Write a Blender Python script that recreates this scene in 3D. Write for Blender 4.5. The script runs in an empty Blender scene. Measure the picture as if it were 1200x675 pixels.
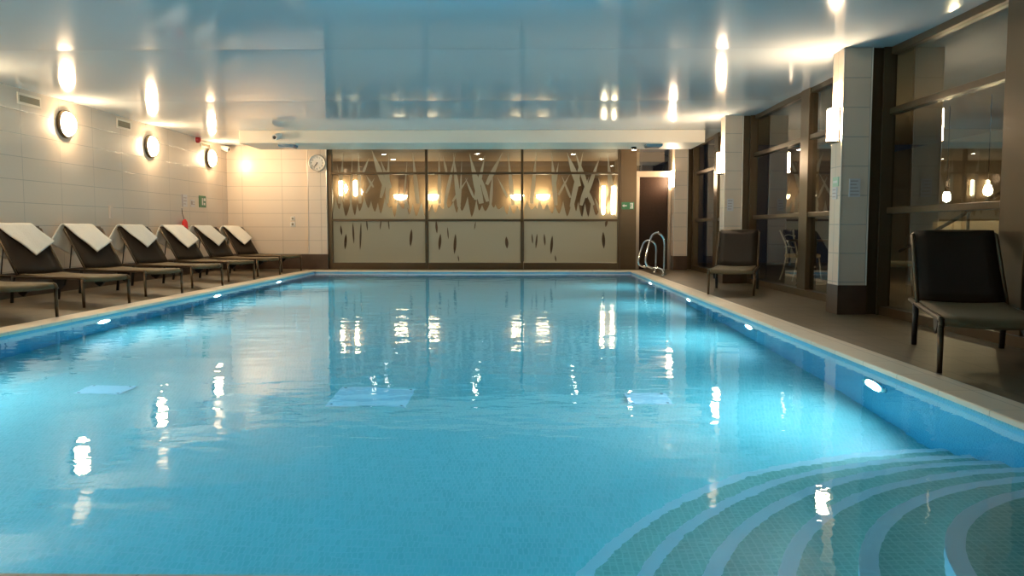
import bpy, bmesh, math, random
from math import radians as R, sin, cos, pi
from mathutils import Vector, Matrix
random.seed(7)
sc = bpy.context.scene
col = sc.collection

# ------------------------------------------------------------------ materials
def new_mat(name):
    m = bpy.data.materials.new(name); m.use_nodes = True
    nt = m.node_tree; nt.nodes.clear()
    out = nt.nodes.new('ShaderNodeOutputMaterial')
    return m, nt, out

def N(nt, t, **kw):
    n = nt.nodes.new('ShaderNode' + t)
    for k, v in kw.items():
        if k in n.inputs: n.inputs[k].default_value = v
        else: setattr(n, k, v)
    return n

def c4(c): return (c[0], c[1], c[2], 1)

def pbr(name, colr, rough=.5, metal=0, spec=.5, noise=0, nscale=20, bump=0):
    m, nt, out = new_mat(name)
    b = N(nt, 'BsdfPrincipled', Roughness=rough, Metallic=metal)
    b.inputs['Base Color'].default_value = c4(colr)
    b.inputs['Specular IOR Level'].default_value = spec
    if noise or bump:
        tc = N(nt, 'TexCoord'); no = N(nt, 'TexNoise', Scale=nscale, Detail=4.0)
        nt.links.new(tc.outputs['Object'], no.inputs['Vector'])
        if noise:
            mp = N(nt, 'MapRange'); mp.inputs[3].default_value = 1 - noise; mp.inputs[4].default_value = 1 + noise
            nt.links.new(no.outputs['Fac'], mp.inputs[0])
            mx = N(nt, 'VectorMath', operation='SCALE'); mx.inputs[0].default_value = colr
            nt.links.new(mp.outputs[0], mx.inputs['Scale']); nt.links.new(mx.outputs[0], b.inputs['Base Color'])
        if bump:
            bp = N(nt, 'Bump', Strength=bump, Distance=.01)
            nt.links.new(no.outputs['Fac'], bp.inputs['Height']); nt.links.new(bp.outputs[0], b.inputs['Normal'])
    nt.links.new(b.outputs[0], out.inputs[0])
    return m

def emit(name, colr, s):
    m, nt, out = new_mat(name)
    e = N(nt, 'Emission', Strength=s); e.inputs[0].default_value = c4(colr)
    nt.links.new(e.outputs[0], out.inputs[0]); return m

def tiles(name, axes, w, h, c1, c2, mortar, msize, rough, shift=(0, 0), spec=.5, bump=.3, offset=0.0, mottled=0):
    """tile grid in the plane of two object axes"""
    m, nt, out = new_mat(name)
    tc = N(nt, 'TexCoord'); sp = N(nt, 'SeparateXYZ'); cb = N(nt, 'CombineXYZ'); ad = N(nt, 'VectorMath', operation='ADD')
    nt.links.new(tc.outputs['Object'], sp.inputs[0])
    nt.links.new(sp.outputs[axes[0]], cb.inputs[0]); nt.links.new(sp.outputs[axes[1]], cb.inputs[1])
    ad.inputs[1].default_value = (shift[0] + 90 * w, shift[1] + 90 * h, 0)
    nt.links.new(cb.outputs[0], ad.inputs[0])
    br = N(nt, 'TexBrick', offset=offset, squash=1.0)
    br.inputs['Scale'].default_value = 1; br.inputs['Mortar Size'].default_value = msize
    br.inputs['Mortar Smooth'].default_value = .1; br.inputs['Bias'].default_value = 0
    br.inputs['Brick Width'].default_value = w; br.inputs['Row Height'].default_value = h
    br.inputs['Color1'].default_value = c4(c1); br.inputs['Color2'].default_value = c4(c2); br.inputs['Mortar'].default_value = c4(mortar)
    nt.links.new(ad.outputs[0], br.inputs['Vector'])
    b = N(nt, 'BsdfPrincipled', Roughness=rough); b.inputs['Specular IOR Level'].default_value = spec
    src = br.outputs['Color']
    if mottled:
        no = N(nt, 'TexNoise', Scale=2.2, Detail=5.0); nt.links.new(tc.outputs['Object'], no.inputs['Vector'])
        mp = N(nt, 'MapRange'); mp.inputs[1].default_value = .3; mp.inputs[2].default_value = .7
        mp.inputs[3].default_value = 1 - mottled; mp.inputs[4].default_value = 1 + mottled
        nt.links.new(no.outputs['Fac'], mp.inputs[0])
        mx = N(nt, 'VectorMath', operation='SCALE'); nt.links.new(src, mx.inputs[0]); nt.links.new(mp.outputs[0], mx.inputs['Scale'])
        src = mx.outputs[0]
    nt.links.new(src, b.inputs['Base Color'])
    if bump:
        bp = N(nt, 'Bump', Strength=bump, Distance=.004, invert=True)
        nt.links.new(br.outputs['Fac'], bp.inputs['Height']); nt.links.new(bp.outputs[0], b.inputs['Normal'])
    nt.links.new(b.outputs[0], out.inputs[0])
    return m

def clear_glass(name, tint=(1, 1, 1), ior=1.75):
    m, nt, out = new_mat(name)
    fr = N(nt, 'Fresnel', IOR=ior); tr = N(nt, 'BsdfTransparent'); gl = N(nt, 'BsdfGlossy', Roughness=0.0)
    tr.inputs[0].default_value = c4(tint)
    mx = N(nt, 'MixShader')
    ge = N(nt, 'NewGeometry'); fr2 = N(nt, 'Math', operation='SUBTRACT'); fr2.inputs[0].default_value = 1   # mirror on the room face only
    nt.links.new(ge.outputs['Backfacing'], fr2.inputs[1])
    mu = N(nt, 'Math', operation='MULTIPLY'); nt.links.new(fr.outputs[0], mu.inputs[0]); nt.links.new(fr2.outputs[0], mu.inputs[1])
    nt.links.new(mu.outputs[0], mx.inputs[0]); nt.links.new(tr.outputs[0], mx.inputs[1]); nt.links.new(gl.outputs[0], mx.inputs[2])
    nt.links.new(mx.outputs[0], out.inputs[0]); return m

def frosted(name):
    m, nt, out = new_mat(name)
    df = N(nt, 'BsdfDiffuse'); df.inputs[0].default_value = (.64, .61, .47, 1)
    tl = N(nt, 'BsdfTranslucent'); tl.inputs[0].default_value = (.78, .76, .62, 1)
    tr = N(nt, 'BsdfTransparent')
    a = N(nt, 'MixShader'); a.inputs[0].default_value = .5
    b = N(nt, 'MixShader'); b.inputs[0].default_value = .30
    nt.links.new(df.outputs[0], a.inputs[1]); nt.links.new(tl.outputs[0], a.inputs[2])
    nt.links.new(a.outputs[0], b.inputs[1]); nt.links.new(tr.outputs[0], b.inputs[2])
    nt.links.new(b.outputs[0], out.inputs[0]); return m

def water_mat():
    m, nt, out = new_mat('pool_water')
    b = N(nt, 'BsdfPrincipled', Roughness=0.0, IOR=1.33)
    b.inputs['Base Color'].default_value = (1, 1, 1, 1); b.inputs['Transmission Weight'].default_value = 1
    tc = N(nt, 'TexCoord')
    n1 = N(nt, 'TexNoise', Scale=3.0, Detail=2.0); n2 = N(nt, 'TexNoise', Scale=13.0, Detail=2.0)
    mp = N(nt, 'Mapping'); mp.inputs['Scale'].default_value = (.6, 1, 1); nt.links.new(tc.outputs['Object'], mp.inputs[0])
    nt.links.new(mp.outputs[0], n1.inputs['Vector']); nt.links.new(mp.outputs[0], n2.inputs['Vector'])
    ma = N(nt, 'Math', operation='MULTIPLY'); ma.inputs[1].default_value = .18
    nt.links.new(n2.outputs['Fac'], ma.inputs[0])
    ad = N(nt, 'Math', operation='ADD'); nt.links.new(n1.outputs['Fac'], ad.inputs[0]); nt.links.new(ma.outputs[0], ad.inputs[1])
    bp = N(nt, 'Bump', Strength=1.0, Distance=WAVE)
    nt.links.new(ad.outputs[0], bp.inputs['Height']); nt.links.new(bp.outputs[0], b.inputs['Normal'])
    nt.links.new(b.outputs[0], out.inputs[0])
    va = N(nt, 'VolumeAbsorption', Density=.35); va.inputs[0].default_value = (.12, .79, .95, 1)
    nt.links.new(va.outputs[0], out.inputs['Volume'])
    return m

def ceiling_mat():
    m, nt, out = new_mat('glossy_ceiling')
    b = N(nt, 'BsdfPrincipled', Roughness=.10)
    tc = N(nt, 'TexCoord')
    b.inputs['Base Color'].default_value = CEIL
    no = N(nt, 'TexNoise', Scale=.55, Detail=2.0); nt.links.new(tc.outputs['Object'], no.inputs['Vector'])
    bp = N(nt, 'Bump', Strength=.12, Distance=.02)
    nt.links.new(no.outputs['Fac'], bp.inputs['Height']); nt.links.new(bp.outputs[0], b.inputs['Normal'])
    b.inputs['Specular IOR Level'].default_value = .7
    nt.links.new(b.outputs[0], out.inputs[0]); return m

def weave(name, c1, c2):
    m, nt, out = new_mat(name)
    tc = N(nt, 'TexCoord'); ck = N(nt, 'TexChecker', Scale=220.0)
    ck.inputs[1].default_value = c4(c1); ck.inputs[2].default_value = c4(c2)
    nt.links.new(tc.outputs['Object'], ck.inputs[0])
    b = N(nt, 'BsdfPrincipled', Roughness=.6); b.inputs['Specular IOR Level'].default_value = .2
    nt.links.new(ck.outputs[0], b.inputs['Base Color'])
    bp = N(nt, 'Bump', Strength=.3, Distance=.003)
    nt.links.new(ck.outputs['Fac'], bp.inputs['Height']); nt.links.new(bp.outputs[0], b.inputs['Normal'])
    nt.links.new(b.outputs[0], out.inputs[0]); return m

WAVE = .0050
SAG = .014
CEIL = (.52, .57, .60, 1)
L_WALL, L_PILLAR, L_POOL, L_LOBBY = 150, 150, 345, 34
M = {}
cream, cream2, joint = (.74, .63, .52), (.72, .61, .50), (.48, .41, .34)
M['tile_x'] = tiles('cream_wall_tiles_side', (1, 2), .9, .303, cream, cream2, joint, .005, .28, shift=(0, -.04))
M['tile_y'] = tiles('cream_wall_tiles_end', (0, 2), .9, .303, cream, cream2, joint, .005, .28, shift=(.03, -.04))
M['ptile_x'] = tiles('cream_pillar_tiles_side', (1, 2), .6, .303, (.76, .62, .49), (.74, .60, .47), joint, .005, .28, shift=(.27, -.04))
M['ptile_y'] = tiles('cream_pillar_tiles_front', (0, 2), .6, .303, (.76, .62, .49), (.74, .60, .47), joint, .005, .28, shift=(-3.0, -.04))
M['skirt'] = pbr('dark_brown_skirting_tile', (.075, .045, .03), .3, noise=.25, nscale=6)
M['deck'] = tiles('deck_tiles', (0, 1), .30, .30, (.108, .08, .045), (.122, .091, .051), (.06, .045, .026), .006, .42, mottled=.15)
M['coping'] = tiles('coping_stone', (0, 1), .5, .5, (.85, .72, .56), (.82, .69, .53), (.6, .5, .38), .004, .45)
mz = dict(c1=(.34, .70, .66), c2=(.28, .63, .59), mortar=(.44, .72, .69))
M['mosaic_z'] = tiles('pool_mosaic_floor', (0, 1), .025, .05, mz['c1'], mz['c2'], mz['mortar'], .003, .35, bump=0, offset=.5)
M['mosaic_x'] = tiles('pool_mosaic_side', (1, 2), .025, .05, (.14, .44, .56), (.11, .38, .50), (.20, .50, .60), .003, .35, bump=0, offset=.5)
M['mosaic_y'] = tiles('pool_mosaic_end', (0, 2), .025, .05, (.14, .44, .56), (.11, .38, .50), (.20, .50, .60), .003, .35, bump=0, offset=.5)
M['step'] = tiles('step_mosaic', (0, 1), .03, .03, (.36, .58, .46), (.28, .50, .39), (.46, .66, .54), .0035, .35, bump=0)
M['nosing'] = pbr('white_step_nosing', (.86, .90, .88), .4)
M['drain'] = pbr('pale_drain_cover', (.80, .93, .97), .4)
M['water'] = water_mat()
M['ceiling'] = ceiling_mat()
M['white'] = pbr('white_paint', (.88, .79, .66), .5)
M['bronze'] = pbr('bronze_frame', (.105, .073, .04), .32, metal=.55, noise=.12, nscale=3)
M['bronze_light'] = pbr('brushed_door_frame', (.42, .35, .27), .3, metal=.8)
M['door_dark'] = pbr('dark_door_panel', (.024, .012, .007), .5, spec=.15, noise=.5, nscale=30)
M['glass'] = clear_glass('window_glass', (.93, .95, .93))
M['glass_r'] = clear_glass('dark_window_glass', (.82, .84, .80), 2.8)
M['film'] = frosted('frosted_film')
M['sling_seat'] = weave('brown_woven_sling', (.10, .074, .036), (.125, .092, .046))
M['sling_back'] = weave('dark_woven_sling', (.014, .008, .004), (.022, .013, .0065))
M['lounger_metal'] = pbr('dark_bronze_tube', (.11, .075, .045), .3, metal=.7)
M['black'] = pbr('black_plastic', (.012, .012, .014), .4)
M['towel'] = pbr('white_terry', (.86, .82, .74), .95, spec=.1, noise=.06, nscale=60, bump=.6)
M['chrome'] = pbr('polished_steel', (.82, .82, .82), .12, metal=1)
M['plate'] = pbr('cream_plate', (.72, .63, .54), .4)
M['vent'] = pbr('vent_slats', (.28, .24, .16), .5)
M['white_plastic'] = pbr('white_plastic', (.8, .78, .74), .4)
M['red'] = pbr('red_plastic', (.42, .02, .02), .4)
M['redcloth'] = pbr('red_nylon', (.75, .03, .03), .6)
M['green'] = pbr('green_sign', (.04, .20, .085), .4)
M['palegreen'] = pbr('pale_green_sign', (.50, .66, .48), .4)
M['paper'] = pbr('notice_paper', (.70, .66, .66), .4)
M['ink'] = pbr('grey_print', (.46, .36, .32), .5)
M['blueglass'] = pbr('deep_blue_glass', (.02, .12, .22), .15)
M['lens_warm'] = emit('warm_lamp_lens', (1, .70, .40), L_WALL)
M['lens_pillar'] = emit('pillar_lamp_lens', (1, .74, .48), L_PILLAR)
M['lens_up'] = emit('upward_lamp_lens', (1, .70, .42), 900)
M['lens_pool'] = emit('pool_lamp_lens', (.72, .90, 1), L_POOL)
M['lens_lobby'] = emit('lobby_lamp_lens', (1, .80, .50), L_LOBBY)
M['lens_lounge'] = emit('lounge_bulb', (1, .76, .45), 150)
M['lens_spot'] = emit('downlight_lens', (1, .88, .7), 60)
M['lobby_wall'] = pbr('lobby_tan_wall', (.24, .16, .09), .6, noise=.1, nscale=2)
M['lobby_ceiling'] = pbr('lobby_ceiling', (.22, .15, .09), .6)
M['lobby_dark'] = pbr('lobby_dark_wood', (.10, .06, .035), .4)
M['lobby_floor'] = pbr('lobby_floor', (.22, .17, .12), .4)
M['lounge_wall'] = pbr('lounge_wall', (.42, .33, .22), .7)
M['cushion'] = pbr('tan_cushion', (.50, .40, .26), .8)
M['steel'] = pbr('pale_steel_tube', (.72, .68, .62), .3, metal=.6)

# ------------------------------------------------------------------ mesh helpers
def obj(name, bm, mats, parent=None, smooth=False, bev=0):
    me = bpy.data.meshes.new(name)
    bmesh.ops.recalc_face_normals(bm, faces=bm.faces)
    if smooth:
        for f in bm.faces: f.smooth = True
    bm.to_mesh(me); bm.free()
    for m in (mats if isinstance(mats, (list, tuple)) else [mats]): me.materials.append(m)
    o = bpy.data.objects.new(name, me); col.objects.link(o)
    if parent: o.parent = parent
    if bev:
        md = o.modifiers.new('bevel', 'BEVEL'); md.width = bev; md.segments = 2; md.limit_method = 'ANGLE'
    return o

def tag(o, label, cat, group=None, kind=None):
    o['label'] = label; o['category'] = cat
    if group: o['group'] = group
    if kind: o['kind'] = kind
    return o

def structure(o): o['kind'] = 'structure'; return o

def thing(name, label, cat, loc=(0, 0, 0), rz=0, group=None):
    o = bpy.data.objects.new(name, None); col.objects.link(o); o.empty_display_size = .1
    o.location = loc; o.rotation_euler = (0, 0, rz)
    return tag(o, label, cat, group)

def BM(): return bmesh.new()

def box(bm, x0, x1, y0, y1, z0, z1, mi=0):
    vs = [bm.verts.new((x, y, z)) for z in (z0, z1) for y in (y0, y1) for x in (x0, x1)]
    for q in ((0, 1, 3, 2), (4, 6, 7, 5), (0, 4, 5, 1), (2, 3, 7, 6), (0, 2, 6, 4), (1, 5, 7, 3)):
        f = bm.faces.new([vs[i] for i in q]); f.material_index = mi
    return bm

def bx(*a): return box(BM(), *a)

def tube(bm, pts, r, seg=10, cap=True, radii=None):
    pts = [Vector(p) for p in pts]; rings = []
    up = None
    for i, p in enumerate(pts):
        t = (pts[min(i + 1, len(pts) - 1)] - pts[max(i - 1, 0)]).normalized()
        if up is None:
            up = Vector((0, 0, 1)) if abs(t.z) < .9 else Vector((1, 0, 0))
        a = t.cross(up).normalized(); b = a.cross(t).normalized(); up = b
        rr = radii[i] if radii else r
        rings.append([bm.verts.new(p + rr * (cos(2 * pi * k / seg) * a + sin(2 * pi * k / seg) * b)) for k in range(seg)])
    for i in range(len(rings) - 1):
        for k in range(seg):
            bm.faces.new((rings[i][k], rings[i][(k + 1) % seg], rings[i + 1][(k + 1) % seg], rings[i + 1][k]))
    if cap:
        bm.faces.new(rings[0][::-1]); bm.faces.new(rings[-1])
    return bm

def lathe(bm, prof, mat=Matrix(), seg=28, mi=0):
    """profile (radius, height) turned about z, then moved by mat"""
    rings = []
    for r, z in prof:
        if r < 1e-5: rings.append([bm.verts.new(mat @ Vector((0, 0, z)))])
        else: rings.append([bm.verts.new(mat @ Vector((r * cos(2 * pi * k / seg), r * sin(2 * pi * k / seg), z))) for k in range(seg)])
    for a, b in zip(rings, rings[1:]):
        for k in range(seg):
            q = [a[k % len(a)], a[(k + 1) % len(a)], b[(k + 1) % len(b)], b[k % len(b)]]
            q = list(dict.fromkeys(q))
            if len(q) > 2: bm.faces.new(q).material_index = mi
    return bm

def smooth_path(pts, n=8):
    pts = [Vector(p) for p in pts]; out = []
    for i in range(len(pts) - 1):
        p0 = pts[max(i - 1, 0)]; p1 = pts[i]; p2 = pts[i + 1]; p3 = pts[min(i + 2, len(pts) - 1)]
        for k in range(n):
            t = k / n
            out.append(.5 * ((2 * p1) + (p2 - p0) * t + (2 * p0 - 5 * p1 + 4 * p2 - p3) * t * t + (3 * p1 - p0 - 3 * p2 + p3) * t ** 3))
    out.append(pts[-1]); return out

def children(o): return [c for c in bpy.data.objects if c.parent == o]

def dup(root, loc, rz, label):
    r = root.copy(); col.objects.link(r); r.location = loc; r.rotation_euler = (0, 0, rz); r['label'] = label
    for ch in children(root):
        c = ch.copy(); col.objects.link(c); c.parent = r
        for g in children(ch):
            d = g.copy(); col.objects.link(d); d.parent = c
    return r

def text_mesh(body, size, extrude=.0008):
    cu = bpy.data.curves.new('lettering', 'FONT'); cu.body = body; cu.size = size; cu.extrude = extrude
    cu.align_x = 'CENTER'; cu.align_y = 'CENTER'
    t = bpy.data.objects.new('lettering', cu); col.objects.link(t)
    dg = bpy.context.evaluated_depsgraph_get(); dg.update()
    me = bpy.data.meshes.new_from_object(t.evaluated_get(dg))
    bpy.data.objects.remove(t); bpy.data.curves.remove(cu)
    return me

# ------------------------------------------------------------------ room measures
ZC = 2.77                       # ceiling
XL, XR = -6.67, 3.83            # left wall, window plane
PX0, PX1, PY0, PY1 = -4.53, 2.33, 2.03, 17.5   # pool water edges
CW = .25                        # coping width
YB, YN = 18.3, -3.0             # far and near walls
ZW, ZF = -.045, -1.24           # water, pool floor

# ------------------------------------------------------------------ shell
bm = BM()
a, b, c, d = PX0 - CW, PX1 + CW, PY0 - CW, PY1 + CW
box(bm, XL, a, YN, YB + .05, -.15, 0); box(bm, b, XR + .1, YN, YB + .05, -.15, 0)
box(bm, a, b, YN, c, -.15, 0); box(bm, a, b, d, YB + .05, -.15, 0)
structure(obj('floor', bm, M['deck']))
# stretched ceiling: sheets 3.4 m long, each sagging a little between its joints
bm = box(BM(), XL - .15, XR + .15, YN, YB + .2, ZC + .03, ZC + .1)
seams = [YN] + [8.6 + 3.4 * k_ for k_ in range(-3, 3)] + [YB + .2]
for y0, y1 in zip(seams, seams[1:]):
    prev = None
    for k_ in range(25):
        tt = k_ / 24; y = y0 + .004 + (y1 - y0 - .008) * tt; z = ZC - SAG * 4 * tt * (1 - tt) * ((y1 - y0) / 3.4) ** 2
        cur = (bm.verts.new((XL - .1, y, z)), bm.verts.new((XR + .1, y, z)))
        if prev: f = bm.faces.new((prev[0], prev[1], cur[1], cur[0])); f.smooth = True
        prev = cur
structure(obj('ceiling', bm, M['ceiling']))
structure(obj('wall_left', bx(XL - .15, XL, YN, YB + .15, 0, ZC), M['tile_x']))
structure(obj('baseboard_left', bx(XL, XL + .012, YN, YB, 0, .33), M['skirt']))
bm = bx(XL, -4.40, YB, YB + .15, 0, ZC); box(bm, -4.82, -4.40, YB - .10, YB, 0, ZC)
structure(obj('wall_back', bm, M['tile_y']))
bm = bx(XL + .012, -4.832, YB - .012, YB, 0, .335); box(bm, -4.832, -4.388, YB - .112, YB, 0, .335)
structure(obj('baseboard_back', bm, M['skirt']))
structure(obj('wall_near', bx(XL, XR + .1, YN - .15, YN, 0, ZC), M['tile_y']))
# steel corner beads of the small projecting pier
bm = BM(); tube(bm, [(-4.82, YB - .10, .335), (-4.82, YB - .10, ZC)], .008, 6); tube(bm, [(-4.40, YB - .10, .335), (-4.40, YB - .10, ZC)], .008, 6)
structure(obj('trim_1', bm, M['steel']))

# bulkhead beam under the ceiling in front of the far wall
structure(obj('trim_2', bx(-5.40, 3.43, 15.5, 16.75, 2.53, ZC), M['white'], bev=.01))

# ------------------------------------------------------------------ pool
t = .12
bm = BM()
def quadbox(x0, x1, y0, y1, z0, z1, mi): box(bm, x0, x1, y0, y1, z0, z1, mi)
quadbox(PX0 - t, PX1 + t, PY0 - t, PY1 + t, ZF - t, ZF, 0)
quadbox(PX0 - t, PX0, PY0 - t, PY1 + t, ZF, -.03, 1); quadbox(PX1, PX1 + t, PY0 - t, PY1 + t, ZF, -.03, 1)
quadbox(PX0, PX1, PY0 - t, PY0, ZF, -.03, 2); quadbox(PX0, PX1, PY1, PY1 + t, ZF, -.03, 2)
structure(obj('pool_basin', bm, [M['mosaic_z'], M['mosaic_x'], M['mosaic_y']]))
bm = BM(); o_ = .015
box(bm, PX0 - CW, PX0 + o_, PY0 - CW, PY1 + CW, -.03, .004); box(bm, PX1 - o_, PX1 + CW, PY0 - CW, PY1 + CW, -.03, .004)
box(bm, PX0 + o_, PX1 - o_, PY0 - CW, PY0 + o_, -.03, .004); box(bm, PX0 + o_, PX1 - o_, PY1 - o_, PY1 + CW, -.03, .004)
structure(obj('pool_coping', bm, M['coping'], bev=.008))
w = obj('pool_water', bx(PX0 - .03, PX1 + .03, PY0 - .03, PY1 + .03, ZF - .03, ZW), M['water'])
tag(w, 'still clear blue water filling the rectangular swimming pool', 'water', kind='stuff')

# quarter-round steps in the near right corner
steps = bpy.data.objects.new('pool_steps', None); col.objects.link(steps); steps.location = (PX1, 2.09, ZF); structure(steps)
RS = [2.36, 2.10, 1.84, 1.58, 1.33, 1.08]; DS = [1.03, .865, .70, .535, .37, .20]
def sector(bm, r0, r1, z0, z1, n=64):
    vs = []
    for k in range(n + 1):
        an = pi / 2 + pi / 2 * k / n; c_, s_ = cos(an), sin(an)
        vs.append([bm.verts.new((r * c_, r * s_, z)) for r, z in ((r0, z0), (r1, z0), (r1, z1), (r0, z1))])
    for p, q in zip(vs, vs[1:]):
        for j in range(4): bm.faces.new((p[j], p[(j + 1) % 4], q[(j + 1) % 4], q[j]))
    bm.faces.new(vs[0]); bm.faces.new(vs[-1][::-1]); return bm
for i, (r, dd) in enumerate(zip(RS, DS)):
    z1 = ZW - dd - ZF; inner = RS[i + 1] if i < 5 else .02
    obj('step_tread', sector(BM(), inner, r - .06, 0, z1), M['step'], steps)
    obj('step_nosing', sector(BM(), r - .06, r, 0, z1), M['nosing'], steps)

# underwater lamps
def pool_lamp(x, y, z, side, label):
    o = thing('pool_light', label, 'pool light', (x, y, z), 0 if side > 0 else pi, 'underwater pool lights')
    mt = Matrix.Rotation(pi / 2, 4, 'Y')
    obj('rim', lathe(BM(), [(.127, 0), (.17, 0), (.17, .015), (.155, .028), (.133, .028), (.127, .02)], mt), M['chrome'], o, True)
    obj('lens', lathe(BM(), [(.127, .001), (.127, .016), (.08, .026), (0, .03)], mt), M['lens_pool'], o, True)
    return o
lz = -.47
names_l = ['underwater lamp on the left pool side nearest the camera, beside the second towelled lounger',
           'underwater lamp in the middle of the left pool side', 'farthest underwater lamp seen on the left pool side']
for y, n in zip((8.62, 11.86, 14.86), names_l): pool_lamp(PX0, y, lz, 1, n)
names_r = ['big bright underwater lamp on the right pool side nearest the camera',
           'underwater lamp on the right pool side in front of the far single lounger',
           'underwater lamp on the right pool side between far lounger and grab rails',
           'underwater lamp on the right pool side directly below the grab rails']
for y, n in zip((5.32, 8.28, 11.3, 14.7), names_r): pool_lamp(PX1, y, lz, -1, n)
pool_lamp(PX0, 5.4, lz, 1, 'underwater lamp on the left pool side just outside the picture')
pool_lamp(PX0, 2.9, lz, 1, 'unseen underwater lamp added on the left pool side to brighten the near water')  # never in view, added to brighten the near end of the pool
# pale cover plates on the pool floor
for x0, x1, y0, y1, n in ((-3.24, -2.90, 5.72, 5.99, 'small pale cover plate on the pool floor toward the left side'),
                          (-1.37, -.81, 5.53, 6.05, 'large pale square cover plate in the middle of the pool floor'),
                          (.74, 1.05, 5.62, 5.92, 'small pale cover plate on the pool floor toward the right side')):
    o = thing('floor_drain_cover', n, 'drain cover', ((x0 + x1) / 2, (y0 + y1) / 2, ZF), 0, 'cover plates on the pool floor')
    hx, hy = (x1 - x0) / 2, (y1 - y0) / 2
    obj('plate', bx(-hx, hx, -hy, hy, 0, .012), M['drain'], o, bev=.004)
    for sx in (-1, 1):
        for sy in (-1, 1): obj('screw', lathe(BM(), [(0, .015), (.012, .014), (.014, .011)], Matrix.Translation((sx * (hx - .03), sy * (hy - .03), 0)), 10), M['chrome'], o)

# ------------------------------------------------------------------ pillars
def pillar(n, y0, y1):
    x0, x1 = 3.32, 3.61
    bm = bx(x0, x1, y0, y1, 0, ZC)
    for f in bm.faces:
        f.normal_update(); f.material_index = 0 if abs(f.normal.x) > .5 else 1
    p = structure(obj('wall_pillar', bm, [M['ptile_x'], M['ptile_y']]))
    e = .006
    obj('skirting', bx(x0 - e, x1 + e, y0 - e, y1 + e, 0, .31), M['skirt'], p)
    bm = BM()
    for x in (x0, x1): tube(bm, [(x, y0, .31), (x, y0, ZC)], .007, 6)
    obj('corner_bead', bm, M['steel'], p)
    return p
PIL = [(8.57, 8.87), (13.5, 13.8), (17.95, 18.28)]
for i, (y0, y1) in enumerate(PIL): pillar(i, y0, y1)

# ------------------------------------------------------------------ right-hand glazing
def bay(n, y0, y1, ym):
    """bronze framed bay between two pillars: two tall lights with two transoms"""
    w = structure(bpy.data.objects.new('window_%d' % n, None)); col.objects.link(w); w.location = (XR, (y0 + y1) / 2, 0)
    cy_ = (y0 + y1) / 2
    def P(nm, bm, mt, **k):
        bm.transform(Matrix.Translation((-XR, -cy_, 0))); return obj(nm, bm, mt, w, **k)
    P('header', bx(3.79, 3.92, y0, y1, 2.69, ZC), M['bronze'], bev=.006)
    P('sill', bx(3.74, 3.92, y0, y1, 0, .09), M['bronze'], bev=.006)
    P('jamb', bx(3.62, 3.85, y0 - .27, y0 + .04, 0, ZC), M['bronze']); P('jamb', bx(3.72, 3.85, y1 - .03, y1, 0, ZC), M['bronze'])
    P('mullion', bx(3.77, 3.92, ym[0], ym[1], .0, ZC), M['bronze'], bev=.006)
    for a_, b_ in ((y0 + .04, ym[0]), (ym[1], y1 - .03)):
        for z in (1.06, 2.08): P('transom', bx(3.785, 3.90, a_, b_, z, z + .065), M['bronze'], bev=.006)
        for z0, z1 in ((.09, 1.06), (1.125, 2.08), (2.145, 2.69)):
            P('pane', bx(XR, XR + .012, a_, b_, z0, z1), M['glass_r'])
bay(4, 13.8, 17.95, (15.9, 16.2)); bay(5, 8.87, 13.5, (10.88, 11.2)); bay(6, 3.85, 8.57, (6.17, 6.5)); bay(7, YN, 3.58, (.2, .5))

# ------------------------------------------------------------------ far glazed partition with frosted reeds
def zz(yz): return 2.149 - (165 + yz / 4.5 - 203) * .01905
def poly_film(outer, holes, extra, name, parent, off):
    cu = bpy.data.curves.new('film', 'CURVE'); cu.dimensions = '2D'; cu.fill_mode = 'BOTH'
    for loop in [outer] + holes:
        s = cu.splines.new('POLY'); s.points.add(len(loop) - 1); s.use_cyclic_u = True
        for p, q in zip(s.points, loop): p.co = (q[0], q[1], 0, 1)
    t_ = bpy.data.objects.new('film', cu); col.objects.link(t_)
    dg = bpy.context.evaluated_depsgraph_get(); dg.update()
    me0 = bpy.data.meshes.new_from_object(t_.evaluated_get(dg)); bpy.data.objects.remove(t_)
    bm = BM(); bm.from_mesh(me0)
    for i, bl in enumerate(extra):
        vs = [bm.verts.new((x, z, .0004 * (i + 1))) for x, z in bl]; bm.faces.new(vs)
    # stand the sheet up: curve x -> X, curve y -> Z, offset toward the room
    for v in bm.verts: v.co = Vector((v.co.x, -.004 - v.co.z, v.co.y))
    bm.transform(Matrix.Translation(off))
    return obj(name, bm, M['film'], parent)

def lens_shape(x, z1, z0, wd, lean):
    pts = []
    for k in range(9):
        tt = k / 8; pts.append((x + lean * (tt - .5) + wd / 2 * sin(pi * tt) ** .8, z0 + (z1 - z0) * tt))
    for k in range(7, 0, -1):
        tt = k / 8; pts.append((x + lean * (tt - .5) - wd / 2 * sin(pi * tt) ** .8, z0 + (z1 - z0) * tt))
    return pts
S = 120 / 540 * .01925           # zoom pixel to metres across
def blade(x0, y0, x1, y1, wd):
    """tapering reed, rooted at (x0, y0), tip at (x1, y1)"""
    dx, dz = x1 - x0, y1 - y0; L = math.hypot(dx, dz); nx, nz = dz / L, -dx / L
    l, r = [], []
    for k in range(7):
        tt = k / 6; wv = wd * .8 * (.75 + .45 * sin(pi * min(tt * 1.2, 1))) * (1 - tt ** 2.2) + .004
        px, pz = x0 + dx * tt, y0 + dz * tt
        l.append((px - nx * wv / 2, pz - nz * wv / 2)); r.append((px + nx * wv / 2, pz + nz * wv / 2))
    return l + r[::-1]
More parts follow.
